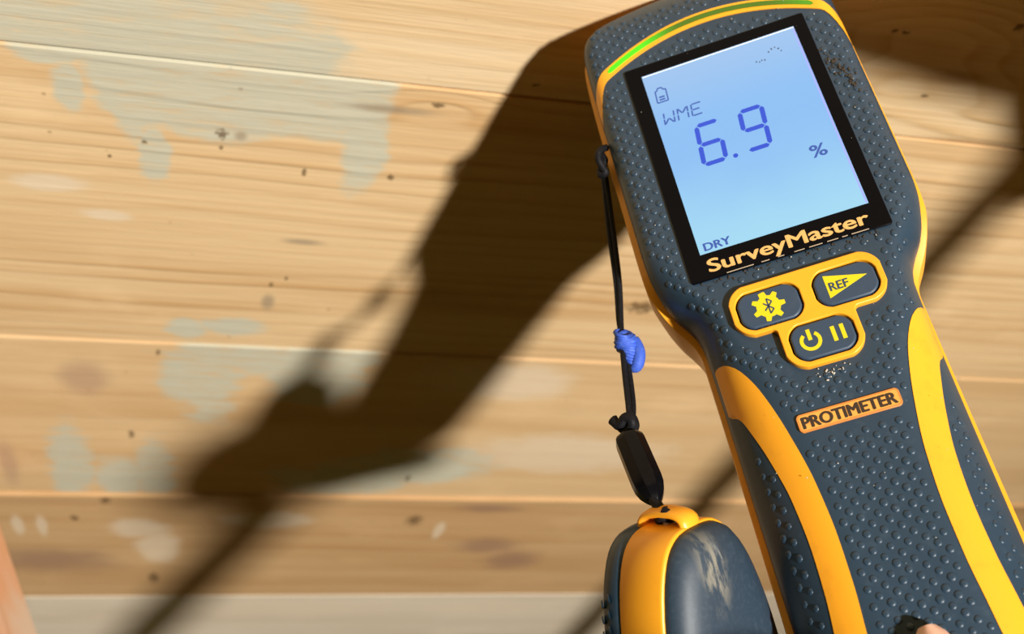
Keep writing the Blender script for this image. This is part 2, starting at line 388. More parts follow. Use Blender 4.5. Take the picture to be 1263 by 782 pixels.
# rubber overmould (front)
NS = 56
ss = [math.copysign(1 - (1 - abs(q)) ** 1.7, q) for q in np.linspace(-1, 1, NS + 1)]
V, F_ = [], []
for y in ys:
    hb = HB(y)
    row = [(-hb * 0.985, y, -ZR(y) - 1.2 + ztop(y) * .6)] + [(hb * s, y, surf(hb * s, y)) for s in ss] + [(hb * 0.985, y, -ZR(y) - 1.2 + ztop(y) * .6)]
    V += [(a * MM, b * MM, c * MM) for a, b, c in row]
nc = NS + 3
for r in range(len(ys) - 1):
    for c in range(nc - 1):
        a = r * nc + c; F_.append((a, a + nc, a + nc + 1, a + 1))
mesh('rubber_overmould', V, F_, RUB, meter)
# yellow body shell: ring per station
V, F_ = [], []
def shell_ring(y):
    h = H(y); zr = ZR(y); hb = HB(y); k = min(1.0, h / 12.0); zt = ztop(y) * .6
    half = [(hb * .97, -zr + 0.9 * k + zt), (h * .995, -zr + 0.5 * k + zt), (h, -zr - .6 * k + zt), (h, -zr - 9 * k), (h * .985, -zr - 14 * k), (h * .93, -33 - 1.5 * k + (1 - k) * 8), (h * .80, -36 - 1.5 * k + (1 - k) * 8), (h * .4, -37 - 1.5 * k + (1 - k) * 8)]
    return half + [(-x, z) for x, z in reversed(half)]
for y in ys:
    for x, z in shell_ring(y): V.append((x * MM, y * MM, z * MM))
nr = 16
for r in range(len(ys) - 1):
    for c in range(nr):
        a = r * nr + c; b2_ = r * nr + (c + 1) % nr
        F_.append((a, b2_, b2_ + nr, a + nr))
F_.append(tuple(range(nr))); F_.append(tuple(reversed(range((len(ys) - 1) * nr, len(ys) * nr))))
o = mesh('body_shell', V, F_, YEL, meter)
bmx = bmesh.new(); bmx.from_mesh(o.data); bmesh.ops.recalc_face_normals(bmx, faces=bmx.faces); bmx.to_mesh(o.data); bmx.free(); sharp(o, 50)
# charcoal back cover
V, F_ = [], []
ysb = [y for y in ys if -146 < y < 60]
for y in ysb:
    h = H(y) * .9
    for q in np.linspace(-1, 1, 13): V.append((h * q * MM, y * MM, (-40.5 + 4.5 * q ** 4) * MM))
for r in range(len(ysb) - 1):
    for c in range(12):
        a = r * 13 + c; F_.append((a, a + 1, a + 14, a + 13))
mesh('back_cover', V, F_, RUB, meter)

# conforming raised ribbons on the front surface: grid given rows of (x,y) points
def ribbon(name, rows, h, mat, nsub=8, parent=meter, mzoff=0.0):
    V, F_ = [], []
    n = nsub + 3
    for (p, q) in rows:
        p = np.array(p); q = np.array(q)
        pts = [p + (q - p) * t for t in np.linspace(0, 1, nsub + 1)]
        row = [(pts[0][0], pts[0][1], surf(*pts[0]) - .5)] + [(a[0], a[1], surf(*a) + h) for a in pts] + [(pts[-1][0], pts[-1][1], surf(*pts[-1]) - .5)]
        V += [(a * MM, b * MM, (c + mzoff) * MM) for a, b, c in row]
    for r in range(len(rows) - 1):
        for c in range(n - 1):
            a = r * n + c; F_.append((a, a + 1, a + n + 1, a + n))
    o = mesh(name, V, F_, mat, parent)
    bmx = bmesh.new(); bmx.from_mesh(o.data); bmesh.ops.recalc_face_normals(bmx, faces=bmx.faces)
    if sum(f.normal.z for f in bmx.faces) < 0: bmesh.ops.reverse_faces(bmx, faces=bmx.faces)
    bmx.to_mesh(o.data); bmx.free()
    return sharp(o, 40)
SIN = tab([(-54.6, 26.5), (-56, 24.3), (-60, 21.0), (-67, 17.9), (-80, 14.7), (-93, 12.7), (-106, 12.0), (-117, 12.2), (-127, 12.9), (-135, 13.5), (-150, 15.2)])
SOUT = tab([(-54.6, 27.4), (-66, 27.3), (-67.5, 26.6), (-70, 24.6), (-75, 23.0), (-83, 21.0), (-95, 19.0), (-107, 18.4), (-117, 18.7), (-127, 19.6), (-135, 20.4), (-150, 22)])
yst = [-54.7, -55.2, -56, -57, -58.5, -60] + list(np.arange(-62, -138.5, -1.5))
for sg in (-1, 1):
    ribbon('grip_stripe', [((sg * SIN(y), y), (sg * min(SOUT(y), HB(y) * .975), y)) for y in yst], 0.22, YEL)
BLO = lambda x: 46.5 - .0093 * x * x - (max(0, abs(x) - 31) ** 2) * .38
BUP = lambda x: 50.4 - .0095 * x * x - (max(0, abs(x) - 32) ** 2) * .25
band = ribbon('light_band', [((x, BLO(x)), (x, BUP(x))) for x in np.linspace(-35.9, 35.9, 73)], 0.35, YEL, 6)
BMD = lambda x: 48.6 - .0094 * x * x
ribbon('indicator_light', [((x, BMD(x) - .85 * (1 - max(0, (abs(x + .1) - 29) / 1.0) ** 2) ** .5), (x, BMD(x) + .85 * (1 - max(0, (abs(x + .1) - 29) / 1.0) ** 2) ** .5)) for x in np.linspace(-30.0, 29.8, 61)], 0.55, LED, 4, parent=band)

# ---- flat outlines via filled curves
def rounded(poly, rad, n=7):
    P = [np.array(p, float) for p in poly]; out = []; N = len(P)
    rads = rad if isinstance(rad, (list, tuple)) else [rad] * N
    for i in range(N):
        a, b, c = P[i - 1], P[i], P[(i + 1) % N]; r = rads[i]
        d0 = (a - b) / np.linalg.norm(a - b); d1 = (c - b) / np.linalg.norm(c - b)
        ang = math.acos(np.clip(d0 @ d1, -1, 1)); t = min(r / math.tan(ang / 2), .49 * np.linalg.norm(a - b), .49 * np.linalg.norm(c - b))
        p0, p1 = b + d0 * t, b + d1 * t
        for k in range(n + 1):
            s = k / n; out.append((1 - s) ** 2 * p0 + 2 * s * (1 - s) * (b * .55 + (p0 + p1) / 2 * .45) + s * s * p1)
    return out
def rect(x0, y0, x1, y1): return [(x0, y0), (x1, y0), (x1, y1), (x0, y1)]
def fill(name, loops, mat, parent, z=0.0, ext=0.1, bev=0.0, local_mm=True):
    cu = bpy.data.curves.new(name, 'CURVE'); cu.dimensions = '2D'; cu.fill_mode = 'BOTH'
    for lp in loops:
        s = cu.splines.new('POLY'); s.points.add(len(lp) - 1); s.use_cyclic_u = True
        for k, p in enumerate(lp): s.points[k].co = (p[0] * MM, p[1] * MM, 0, 1)
    cu.extrude = ext * MM; cu.bevel_depth = bev * MM; cu.bevel_resolution = 2 if bev else 0; cu.offset = -bev * MM
    return from_curve(name, cu, mat, parent, z)
def from_curve(name, cu, mat, parent, z):
    tmp = bpy.data.objects.new('tmp_curve', cu); COL.objects.link(tmp)
    dg = bpy.context.evaluated_depsgraph_get(); dg.update()
    me = bpy.data.meshes.new_from_object(tmp.evaluated_get(dg)); me.name = name
    bpy.data.objects.remove(tmp); bpy.data.curves.remove(cu)
    me.materials.clear(); me.materials.append(mat)
    for p in me.polygons: p.use_smooth = True
    for vv in me.vertices: vv.co.z += z * MM
    o = link(bpy.data.objects.new(name, me), parent); sharp(o, 30)
    return o
def text(name, body, x0, x1, ybase, caph, mat, parent, z, bold=0.0):
    """Lettering fitted between x0 and x1; bold (mm) thickens the strokes by overlaying shifted copies."""
    cu = bpy.data.curves.new(name, 'FONT'); cu.body = body; cu.size = 1.0; cu.resolution_u = 5
    tmp = bpy.data.objects.new('tmp_text', cu); COL.objects.link(tmp)
    dg = bpy.context.evaluated_depsgraph_get(); dg.update()
    me0 = bpy.data.meshes.new_from_object(tmp.evaluated_get(dg))
    bpy.data.objects.remove(tmp); bpy.data.curves.remove(cu)
    co = np.array([v.co[:] for v in me0.vertices]); lo_, hi_ = co.min(0), co.max(0)
    sx = (x1 - x0 - 2 * bold) / (hi_[0] - lo_[0]); sy = caph / 0.73
    V, F_ = [], []
    offs = [(0, 0)] if not bold else [(-bold, 0), (-bold / 2, bold * .35), (-bold / 2, -bold * .35), (0, bold * .5), (0, -bold * .5), (bold / 2, bold * .35), (bold / 2, -bold * .35), (bold, 0)]
    for q, (ox, oy) in enumerate(offs):
        n0 = len(V)
        V += [((x0 + bold + (c[0] - lo_[0]) * sx + ox) * MM, (ybase + c[1] * sy + oy) * MM, (z + q * .004) * MM) for c in co]
        F_ += [tuple(n0 + k for k in p.vertices) for p in me0.polygons]
    bpy.data.meshes.remove(me0)
    return mesh(name, V, F_, mat, parent, smooth=False)
def polys(name, plist, mat, parent, z, th=0.06):
    V, F_ = [], []
    for p in plist:
        n0 = len(V); n = len(p)
        V += [(a * MM, b * MM, z * MM) for a, b in p] + [(a * MM, b * MM, (z - th) * MM) for a, b in p]
        F_.append(tuple(range(n0, n0 + n)))
        F_ += [(n0 + k, n0 + n + k, n0 + n + (k + 1) % n, n0 + (k + 1) % n) for k in range(n)]
    o = mesh(name, V, F_, mat, parent, smooth=False)
    bmx = bmesh.new(); bmx.from_mesh(o.data)
    for f in bmx.faces:
        if len(f.verts) >= 3 and abs(f.normal.z) > .7 and f.normal.z < 0: f.normal_flip()
    bmx.to_mesh(o.data); bmx.free(); return o
def stroke(a, b, w):
    a, b = np.array(a, float), np.array(b, float); d = (b - a) / np.linalg.norm(b - a); nrm = np.array([-d[1], d[0]]) * w / 2
    return [a - nrm, b - nrm, b + nrm, a + nrm]
def seg(a, b, w, gap=.18):                                  # pointed LCD segment
    a, b = np.array(a, float), np.array(b, float); d = (b - a) / np.linalg.norm(b - a); nrm = np.array([-d[1], d[0]]) * w / 2
    a, b = a + d * gap, b - d * gap
    return [a, a + d * w / 2 - nrm, b - d * w / 2 - nrm, b, b - d * w / 2 + nrm, a + d * w / 2 + nrm]

# ---- display
disp = fill('display_bezel', [rounded(rect(-25.8, -34.1, 25.95, 38.1), .5, 3)], BLK, meter, .15, .45, .12)
lcd = fill('display_screen', [rect(-21.5, -26.7, 22.35, 34.4)], LCD, meter, .72, .04)
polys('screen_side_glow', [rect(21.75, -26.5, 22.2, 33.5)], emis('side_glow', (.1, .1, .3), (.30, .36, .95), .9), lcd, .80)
polys('screen_edge_reflection', [rect(-21.3, 33.9, 22.2, 34.15)], emis('edge_reflection', (.5, .5, .5), (.75, .88, 1.0), .8), lcd, .80)  # reflected line along the screen top, put in as an emissive strip
zt_ = 0.82
def digit(x, y, w, h, on, name):
    sl = .10
    f = lambda a, b: (x + a * w + b * h * sl, y + b * h)
    T = {'a': ((0, 1), (1, 1)), 'b': ((1, 1), (1, .5)), 'c': ((1, .5), (1, 0)), 'd': ((0, 0), (1, 0)), 'e': ((0, .5), (0, 0)), 'f': ((0, 1), (0, .5)), 'g': ((0, .5), (1, .5))}
    polys(name, [seg(f(*T[c][0]), f(*T[c][1]), 1.3, .2) for c in on], SEG, lcd, zt_)
digit(-13.0, -.6, 6.0, 12.8, 'acdefg', 'digit')
digit(-.9, -.6, 6.0, 12.8, 'abcdfg', 'digit')
polys('decimal_point', [[(-4.45 + .68 * math.cos(k * math.pi / 8), -.75 + .68 * math.sin(k * math.pi / 8)) for k in range(16)]], SEG, lcd, zt_)
text('percent_sign', '%', 13.7, 18.0, -9.0, 4.0, SEG2, lcd, zt_, .14)
text('dry_lettering', 'DRY', -20.1, -12.9, -26.0, 2.4, SEG2, lcd, zt_, .13)
wl_ = []
def WL(x, pts):
    for a, b in pts: wl_.append(stroke((x + a[0] + a[1] * .12, 16.0 + a[1]), (x + b[0] + b[1] * .12, 16.0 + b[1]), .42))
WL(-19.4, [((0, 0), (0, 1.75)), ((0, 2.1), (0, 3.8)), ((.2, .15), (1.25, 1.7)), ((1.4, 1.7), (2.5, .15)), ((2.8, 0), (2.8, 1.75)), ((2.8, 2.1), (2.8, 3.8))])
WL(-15.5, [((0, 0), (0, 1.75)), ((0, 2.1), (0, 3.8)), ((.2, 3.7), (1.25, 2.1)), ((1.4, 2.1), (2.5, 3.7)), ((2.8, 0), (2.8, 1.75)), ((2.8, 2.1), (2.8, 3.8))])
WL(-11.6, [((0, 0), (0, 1.75)), ((0, 2.1), (0, 3.8)), ((.25, 0), (2.7, 0)), ((.25, 3.8), (2.7, 3.8)), ((.25, 1.92), (2.2, 1.92))])
polys('mode_lettering', wl_, SEG2, lcd, zt_)
bx, by = -19.5, 23.8
polys('battery_symbol', [stroke(p, q, .38) for p, q in (((bx, by), (bx + .25, by + 4.0)), ((bx + .25, by + 4.0), (bx + .9, by + 4.2)), ((bx + .9, by + 4.2), (bx + 1.1, by + 4.9)), ((bx + 1.1, by + 4.9), (bx + 2.3, by + 4.9)), ((bx + 2.3, by + 4.9), (bx + 2.5, by + 4.2)), ((bx + 2.5, by + 4.2), (bx + 3.3, by + 4.0)), ((bx + 3.3, by + 4.0), (bx + 3.05, by)), ((bx + 3.05, by), (bx, by)))] + [stroke((bx + .8, by + .85), (bx + 2.4, by + .85), .5), stroke((bx + .85, by + 1.75), (bx + 2.45, by + 1.75), .5)], SEG2, lcd, zt_)
text('name_lettering', 'SurveyMaster', -20.6, 21.0, -32.3, 3.9, GOLD, disp, .76, .20)
polys('lettering_reflection', [rect(a, -33.95, b, -33.72) for a, b in ((-16.5, -9.5), (-7.5, -5.4), (-3.2, -1.6), (1.0, 3.6), (4.8, 8.2), (9.4, 12.2), (13.2, 14.6), (15.6, 20.0))], plastic('painted_reflection', (.45, .36, .26), .6), disp, .77)  # pale dashes paint in the lettering's reflection on the bezel edge

# ---- keypad
outer = rounded([(-18.9, -39.5), (19.2, -39.5), (19.2, -53.3), (9.6, -53.3), (9.6, -65.4), (-9.6, -65.4), (-9.6, -53.3), (-18.9, -53.3)], [4.2, 4.2, 4.2, 1.0, 4.2, 4.2, 1.0, 4.2])
KEYS = [(-17.0, -51.7, -1.8, -42.0), (2.2, -51.6, 17.2, -42.2), (-7.4, -63.7, 7.6, -54.4)]
holes = [rounded(rect(a - .45, b - .45, c + .45, d + .45), 3.2) for a, b, c, d in KEYS]
key = fill('keypad_surround', [outer] + holes, YEL, meter, .75, .85, .3)
fill('keypad_gap', [rounded(rect(-17.6, -52.2, 17.8, -41.4), 3), rounded(rect(-8, -64.2, 8.1, -53.9), 3)], GAP, meter, .06, .05)
kb = []
for a, b, c, d in KEYS:
    kb.append(fill('key', [rounded(rect(a, b, c, d), 2.8)], RUBK, meter, .65, .75, .5))
zk = 1.97
# gear with rune
gx, gy = -9.6, -46.9
gear = []
for k in range(48):
    a = k / 48 * 2 * math.pi; ph = (a * 7 / (2 * math.pi) + .25) % 1.0
    r = 4.15 if ph < .45 else 3.0
    gear.append((gx + r * math.cos(a), gy + r * math.sin(a)))
polys('gear_symbol', [gear], ICON, kb[0], zk)
B = lambda x, y: (gx + x * 1.0, gy + y * 1.0)
polys('rune_symbol', [stroke(B(*p), B(*q), .36) for p, q in (((0, -2.1), (0, 2.1)), ((0, 2.1), (1.1, 1.05)), ((1.1, 1.05), (-1.1, -1.05)), ((0, -2.1), (1.1, -1.05)), ((1.1, -1.05), (-1.1, 1.05)))], RUBK, kb[0], zk + .05)
polys('flag_symbol', [[(5.0, -43.4), (5.0, -49.8), (15.2, -46.2)][::-1]], ICON, kb[1], zk)
text('ref_lettering', 'REF', 5.6, 10.4, -48.0, 2.4, RUBK, kb[1], zk + .05, .10)
px, py = -2.9, -59.1
arc = []
for k in range(25):
    a = math.radians(90 + 38 + (360 - 76) * k / 24); arc.append((px + 2.65 * math.cos(a), py + 2.65 * math.sin(a)))
for k in range(24, -1, -1):
    a = math.radians(90 + 38 + (360 - 76) * k / 24); arc.append((px + 1.75 * math.cos(a), py + 1.75 * math.sin(a)))
quads = [[arc[k], arc[k + 1], arc[49 - k - 1], arc[49 - k]] for k in range(24)]
polys('power_symbol', quads + [stroke((px, py + .2), (px, py + 3.1), .95)], ICON, kb[2], zk)
polys('pause_symbol', [rect(2.3, -61.0, 3.3, -57.0), rect(4.5, -61.0, 5.5, -57.0)], ICON, kb[2], zk)

# ---- badge
bd = fill('badge', [rounded(rect(-12.3, -80.5, 12.1, -75.9), .9, 4)], BADGE, meter, .05, .30, .12)
fill('badge_face', [rounded(rect(-11.8, -80.0, 11.6, -76.4), .6, 4)], plastic('badge_gold', (0.80, 0.36, 0.07), .4, .5, (.6, .2, .05), .1, 300), bd, .42, .08)
text('badge_lettering', 'PROTIMETER', -11.4, 11.2, -79.65, 2.95, BROWN, bd, .53, .22)

# ---- moulded bumps on the rubber (one relief part)
def blocked(x, y):
    if -27.1 < x < 27.3 and -35.6 < y < 39.4: return True
    if -20.6 < x < 20.8 and -55 < y < -37.8: return True
    if -11.2 < x < 11.3 and -67 < y < -37.8: return True
    if -13.8 < x < 13.6 and -82 < y < -74.4: return True
    ax = abs(x)
    if y < -53 and SIN(max(y, -149)) - 1.5 < ax < min(SOUT(max(y, -149)), 99) + 1.4: return True
    if BLO(x) - 1.8 < y < BUP(x) + 1.8: return True
    if ax > HB(y) - (2.2 if y > -20 else 2.6): return True
    if y > 58 or y < -146: return True
    return False
V, F_ = [], []
nseg = 9
prof = [(1.05, -.10), (.95, .10), (.76, .26), (.40, .32)]
i0 = 0
for j in range(-77, 31):
    for i in range(-20, 21):
        if (i + j) % 2: continue
        x, y = i * 1.96, j * 1.96 + .6
        if blocked(x, y): continue
        e = .3; z = surf(x, y); gxn = (surf(x + e, y) - surf(x - e, y)) / (2 * e); gyn = (surf(x, y + e) - surf(x, y - e)) / (2 * e)
        nv = Vector((-gxn, -gyn, 1)).normalized(); t1 = nv.cross(Vector((0, 1, 0))).normalized(); t2 = nv.cross(t1)
        base = len(V); sc_ = random.uniform(.86, 1.05)
        for (r, hh) in prof:
            for k in range(nseg):
                a = 2 * math.pi * k / nseg
                p = Vector((x, y, z)) + (t1 * math.cos(a) + t2 * math.sin(a)) * r * sc_ + nv * hh * sc_
                V.append(tuple(p * MM))
        V.append(tuple((Vector((x, y, z)) + nv * .335 * sc_) * MM))
        for q in range(len(prof) - 1):
            for k in range(nseg):
                a = base + q * nseg + k; b_ = base + q * nseg + (k + 1) % nseg
                F_.append((a, a + nseg, b_ + nseg, b_))
        for k in range(nseg):
            F_.append((base + 3 * nseg + k, base + 4 * nseg, base + 3 * nseg + (k + 1) % nseg))
bo = mesh('grip_bumps', V, F_, RUB, meter); bo['kind'] = 'stuff'
bmx = bmesh.new(); bmx.from_mesh(bo.data); bmesh.ops.recalc_face_normals(bmx, faces=bmx.faces); bmx.to_mesh(bo.data); bmx.free()

# ---- dirt crumbs and pale specks on the face
def crumbs(name, spots, mat):
    bm = bmesh.new()
    for (x, y, z, r) in spots:
        mt_ = Matrix.Translation((x * MM, y * MM, z * MM)) @ Matrix.Rotation(random.uniform(0, 3), 4, 'Z') @ Matrix.Diagonal((r * MM * random.uniform(.8, 1.8), r * MM, r * MM * .7, 1))
        bmesh.ops.create_icosphere(bm, subdivisions=1, radius=1.0, matrix=mt_)
    o = bm_obj(name, bm, mat, meter, smooth=True); o['kind'] = 'stuff'
sp = []
for k in range(70):
    t = random.random(); x = 27.2 + 4.5 * t + random.gauss(0, .8); y = 22 - 12 * t + random.gauss(0, 1.6); sp.append((x, y, surf(x, y) + .25, random.uniform(.12, .45)))
for k in range(60):
    x = random.uniform(-25, 26); sp.append((x, -34.6 - random.random() ** 2 * 1.2, .2, random.uniform(.1, .32)))
for k in range(22):
    x = random.uniform(-14, -4); sp.append((x, -51.6 + random.gauss(0, .25), 1.5, random.uniform(.1, .25)))
for x, y in [(13.5, 28.5), (14.5, 29.2), (15.5, 29.4), (16.3, 28.6), (9.5, 26.6), (10.3, 26.2), (11, 26.5), (11.8, 26.3), (16.8, 27.6)]: sp.append((x, y, .84, .22))
crumbs('dirt_crumbs', sp, DIRT)
sp = []
for k in range(110):
    x = random.uniform(-33, 33); y = random.uniform(-120, 45)
    if abs(x) < HB(y) - 3 and not (abs(x) < 22 and -26 < y < 35): sp.append((x, y, max(surf(x, y), .1) + (.55 if abs(x) < 26 and y > -34 else .35), random.uniform(.06, .17)))
for k in range(26):
    x = random.gauss(-1, 2.6); sp.append((x, -67.5 + random.gauss(0, .7), .3, random.uniform(.08, .26)))
crumbs('dust_specks', sp, DUST)
# ---- measuring pins at the top end, pressed into the board
for sx in (-7, 7):
    bm = bmesh.new()
    bmesh.ops.create_cone(bm, cap_ends=True, segments=14, radius1=1.3 * MM, radius2=1.1 * MM, depth=4 * MM, matrix=Matrix.Translation((sx * MM, 66 * MM, -20 * MM)) @ Matrix.Rotation(-math.pi / 2, 4, 'X'))
    bmesh.ops.create_cone(bm, cap_ends=True, segments=14, radius1=1.1 * MM, radius2=.1 * MM, depth=6 * MM, matrix=Matrix.Translation((sx * MM, 70.6 * MM, -20 * MM)) @ Matrix.Rotation(-math.pi / 2, 4, 'X'))
    bm_obj('measuring_pin', bm, STEEL, meter, smooth=True)

# ------------------------------------------------------------------ lanyard
def tube(name, pts, rad, mat, parent=None, n=10, frame=None):
    P = [Vector(p) for p in pts]; V, F_ = [], []
    prev = None
    for i, p in enumerate(P):
        d = (P[min(i + 1, len(P) - 1)] - P[max(i - 1, 0)]).normalized()
        if prev is None: a = d.orthogonal().normalized()
        else: a = (prev - d * prev.dot(d)).normalized()
        prev = a; b = d.cross(a); r = rad[i] if isinstance(rad, (list, tuple)) else rad
        for k in range(n):
            t = 2 * math.pi * k / n; V.append(p + (a * math.cos(t) + b * math.sin(t)) * r)
    for i in range(len(P) - 1):
        for k in range(n):
            q = i * n + k; w = i * n + (k + 1) % n; F_.append((q, w, w + n, q + n))
    F_.append(tuple(reversed(range(n)))); F_.append(tuple(range((len(P) - 1) * n, len(P) * n)))
    return mesh(name, V, F_, mat, parent)
def smoothpath(P, n=8):
    P = [np.array(p, float) for p in P]; out = []
    for i in range(len(P) - 1):
        p0, p1, p2, p3 = P[max(i - 1, 0)], P[i], P[i + 1], P[min(i + 2, len(P) - 1)]
        for k in range(n):
            t = k / n; out.append(.5 * ((2 * p1) + (-p0 + p2) * t + (2 * p0 - 5 * p1 + 4 * p2 - p3) * t * t + (-p0 + 3 * p1 - 3 * p2 + p3) * t ** 3))
    out.append(P[-1]); return out
def pxpath(P, n=8): return [W(at(*q)) for q in smoothpath(P, n)]
lan = empty('lanyard', 'thin black cord lanyard with blue thread wrap and black bead beside the meter', 'lanyard', Matrix.Identity(4))
cords = [[(744, 196, 333), (748, 225, 332), (757, 290, 329), (764, 350, 325), (766, 400, 320), (768, 432, 314), (771, 465, 309), (775, 500, 302), (777, 522, 297)],
         [(742, 192, 334), (745, 225, 333), (752, 290, 330), (760, 350, 326), (764, 400, 321), (771, 432, 316), (777, 465, 311), (781, 500, 304), (780, 522, 299)]]
for c in cords: tube('cord', pxpath(c), .00075, CORD, lan)
# tie at the lug
tube('tie_knot', pxpath([(748, 182, 332), (740, 186, 330), (738, 196, 329), (743, 206, 329), (747, 213, 329), (741, 216, 330), (741, 207, 331), (746, 198, 332), (740, 190, 333)], 7), .0010, CORD, lan)
# blue thread wrapped round the cords
pts = []
for k in range(300):
    t = k / 299; a = t * 2 * math.pi * 15
    bx_, by_ = 768 + 9 * t, 410 + 36 * t
    r = 8.5 + 3.5 * math.sin(t * math.pi) + 1.2 * math.sin(t * 37)
    pts.append((bx_ + r * math.cos(a) + 3 * t, by_ + 4.5 * math.sin(a * .93 + .6) - (bx_ - 773) * .1, 316 - 3.2 * math.sin(a)))
wr = tube('thread_wrap', [W(at(*q)) for q in pts], .00055, BLUE, lan, 6)
tube('thread_core', pxpath([(766, 410, 318), (772, 425, 317), (777, 440, 316), (780, 449, 315)], 4), [.0016 + .0007 * math.sin(k / 12 * math.pi) for k in range(13)], BLUE, wr)
tube('thread_tail', pxpath([(783, 418, 316), (788, 434, 314), (786, 450, 313), (780, 455, 314)], 5), [.0012 + .0006 * math.sin(k / 15 * math.pi) for k in range(16)], BLUE, wr)
# knot above the bead
tube('knot', pxpath([(756, 519, 297), (764, 525, 295), (772, 516, 294), (780, 521, 293), (776, 530, 294), (767, 528, 296), (769, 517, 297), (778, 514, 297), (783, 524, 296), (779, 533, 295)], 7), .00125, CORD, lan)
tube('knot_tail', pxpath([(770, 524, 296), (762, 523, 297), (755, 517, 298)], 5), [.0012] * 8 + [.0014, .0015, .0013], CORD, lan)
# bead (six flats, tapered lower end)
A = np.array(at(774, 537, 294)); Bp = np.array(at(809, 620, 280)); ax = (Bp - A) / np.linalg.norm(Bp - A); Lb = np.linalg.norm(Bp - A)
e1 = np.cross(ax, [0, 0, 1.]); e1 /= np.linalg.norm(e1); e2 = np.cross(ax, e1)
bprof = [(0, 2.2), (.02, 3.2), (.06, 3.75), (.12, 3.9), (.68, 4.0), (.78, 3.85), (.88, 3.2), (.96, 2.2), (1.0, 1.5)]
V, F_ = [], []; nb = 8
for t, r in bprof:
    for k in range(nb):
        a = 2 * math.pi * (k + .3) / nb; V.append(W(A + ax * Lb * t + (e1 * math.cos(a) + e2 * math.sin(a)) * r))
for i in range(len(bprof) - 1):
    for k in range(nb):
        q = i * nb + k; w = i * nb + (k + 1) % nb; F_.append((q, q + nb, w + nb, w))
F_.append(tuple(range(nb))); F_.append(tuple(reversed(range((len(bprof) - 1) * nb, len(bprof) * nb))))
bead = mesh('bead', V, F_, BEAD, lan)
bmx = bmesh.new(); bmx.from_mesh(bead.data); bmesh.ops.recalc_face_normals(bmx, faces=bmx.faces); bmx.to_mesh(bead.data); bmx.free(); sharp(bead, 28)
tube('cord', pxpath([(806, 613, 282), (812, 622, 279), (818, 631, 275), (826, 634, 274)]), .0011, CORD, lan)
tube('cord', pxpath([(804, 615, 280), (811, 626, 277), (816, 636, 274), (812, 642, 276)]), .0011, CORD, lan)
tube('knot', pxpath([(818, 630, 273), (826, 634, 272), (833, 636, 273), (826, 639, 274), (817, 637, 274), (821, 630, 274), (830, 632, 274)], 6), .0011, CORD, lan)

# ------------------------------------------------------------------ pin cap
yaw, roll = math.radians(41), math.radians(18)
zc = np.array([math.sin(yaw), -.10, -math.cos(yaw)]); zc /= np.linalg.norm(zc)           # face normal: right and towards the lens
yc = np.array([-math.sin(roll), -math.cos(roll), 0.05]); yc -= zc * (zc @ yc); yc /= np.linalg.norm(yc)
xc = np.cross(yc, zc)
CS = 1.05
ap = np.array(at(824, 644, 275))                            # apex, mid thickness
pa, pb, pc_ = RW @ xc, RW @ yc, RW @ zc; po = W(ap)
CAPM = Matrix(((pa[0], pb[0], pc_[0], po.x), (pa[1], pb[1], pc_[1], po.y), (pa[2], pb[2], pc_[2], po.z), (0, 0, 0, 1)))
CAPM = CAPM @ Matrix.Scale(CS, 4)
cap = empty('pin_cap', 'yellow and charcoal pin cap hanging from the lanyard beside the meter handle', 'cap', CAPM)
arch = tab([(0.0, .5), (-.3, 4.8), (-1.2, 7.4), (-3.0, 9.9), (-6.5, 12.3), (-12, 14.5), (-20, 16.5), (-30, 18.0), (-42, 18.8), (-56, 18.8)])
tt = list(-np.r_[0, .2, .5, 1.0, 1.6, 2.5, 3.5, 5, 7, 9.5, 12, 16, 20, 25, 30, 36, 42, 49, 56])
def arch_ring(inset, z):
    right = [(max(.25, arch(t) - inset), t - inset * (1 if t > -50 else 0)) for t in tt]
    pts = [(-x, y) for x, y in reversed(right)] + right
    return [(x * MM, y * MM, z * MM) for x, y in pts]
def layers(name, ls, mat, capz=None):
    V, F_ = [], []
    n = len(tt) * 2
    for ins, z in ls: V += arch_ring(ins, z)
    for r in range(len(ls) - 1):
        for c in range(n):
            a = r * n + c; b_ = r * n + (c + 1) % n; F_.append((a, b_, b_ + n, a + n))
    for r in (0, len(ls) - 1):
        ring = list(range(r * n, (r + 1) * n)); hn = n // 2
        for k in range(hn - 1): F_.append((ring[k], ring[k + 1], ring[n - 2 - k], ring[n - 1 - k]))
    o = mesh(name, V, F_, mat, cap)
    bmx = bmesh.new(); bmx.from_mesh(o.data); bmesh.ops.remove_doubles(bmx, verts=bmx.verts, dist=1e-6); bmesh.ops.recalc_face_normals(bmx, faces=bmx.faces); bmx.to_mesh(o.data); bmx.free()
    return o
o = layers('band', [(1.0, -5.6), (.2, -5.3), (0, -4.9), (0, 6.5), (.15, 6.95), (.5, 7.2), (1.2, 7.2)], YEL); sharp(o, 45)

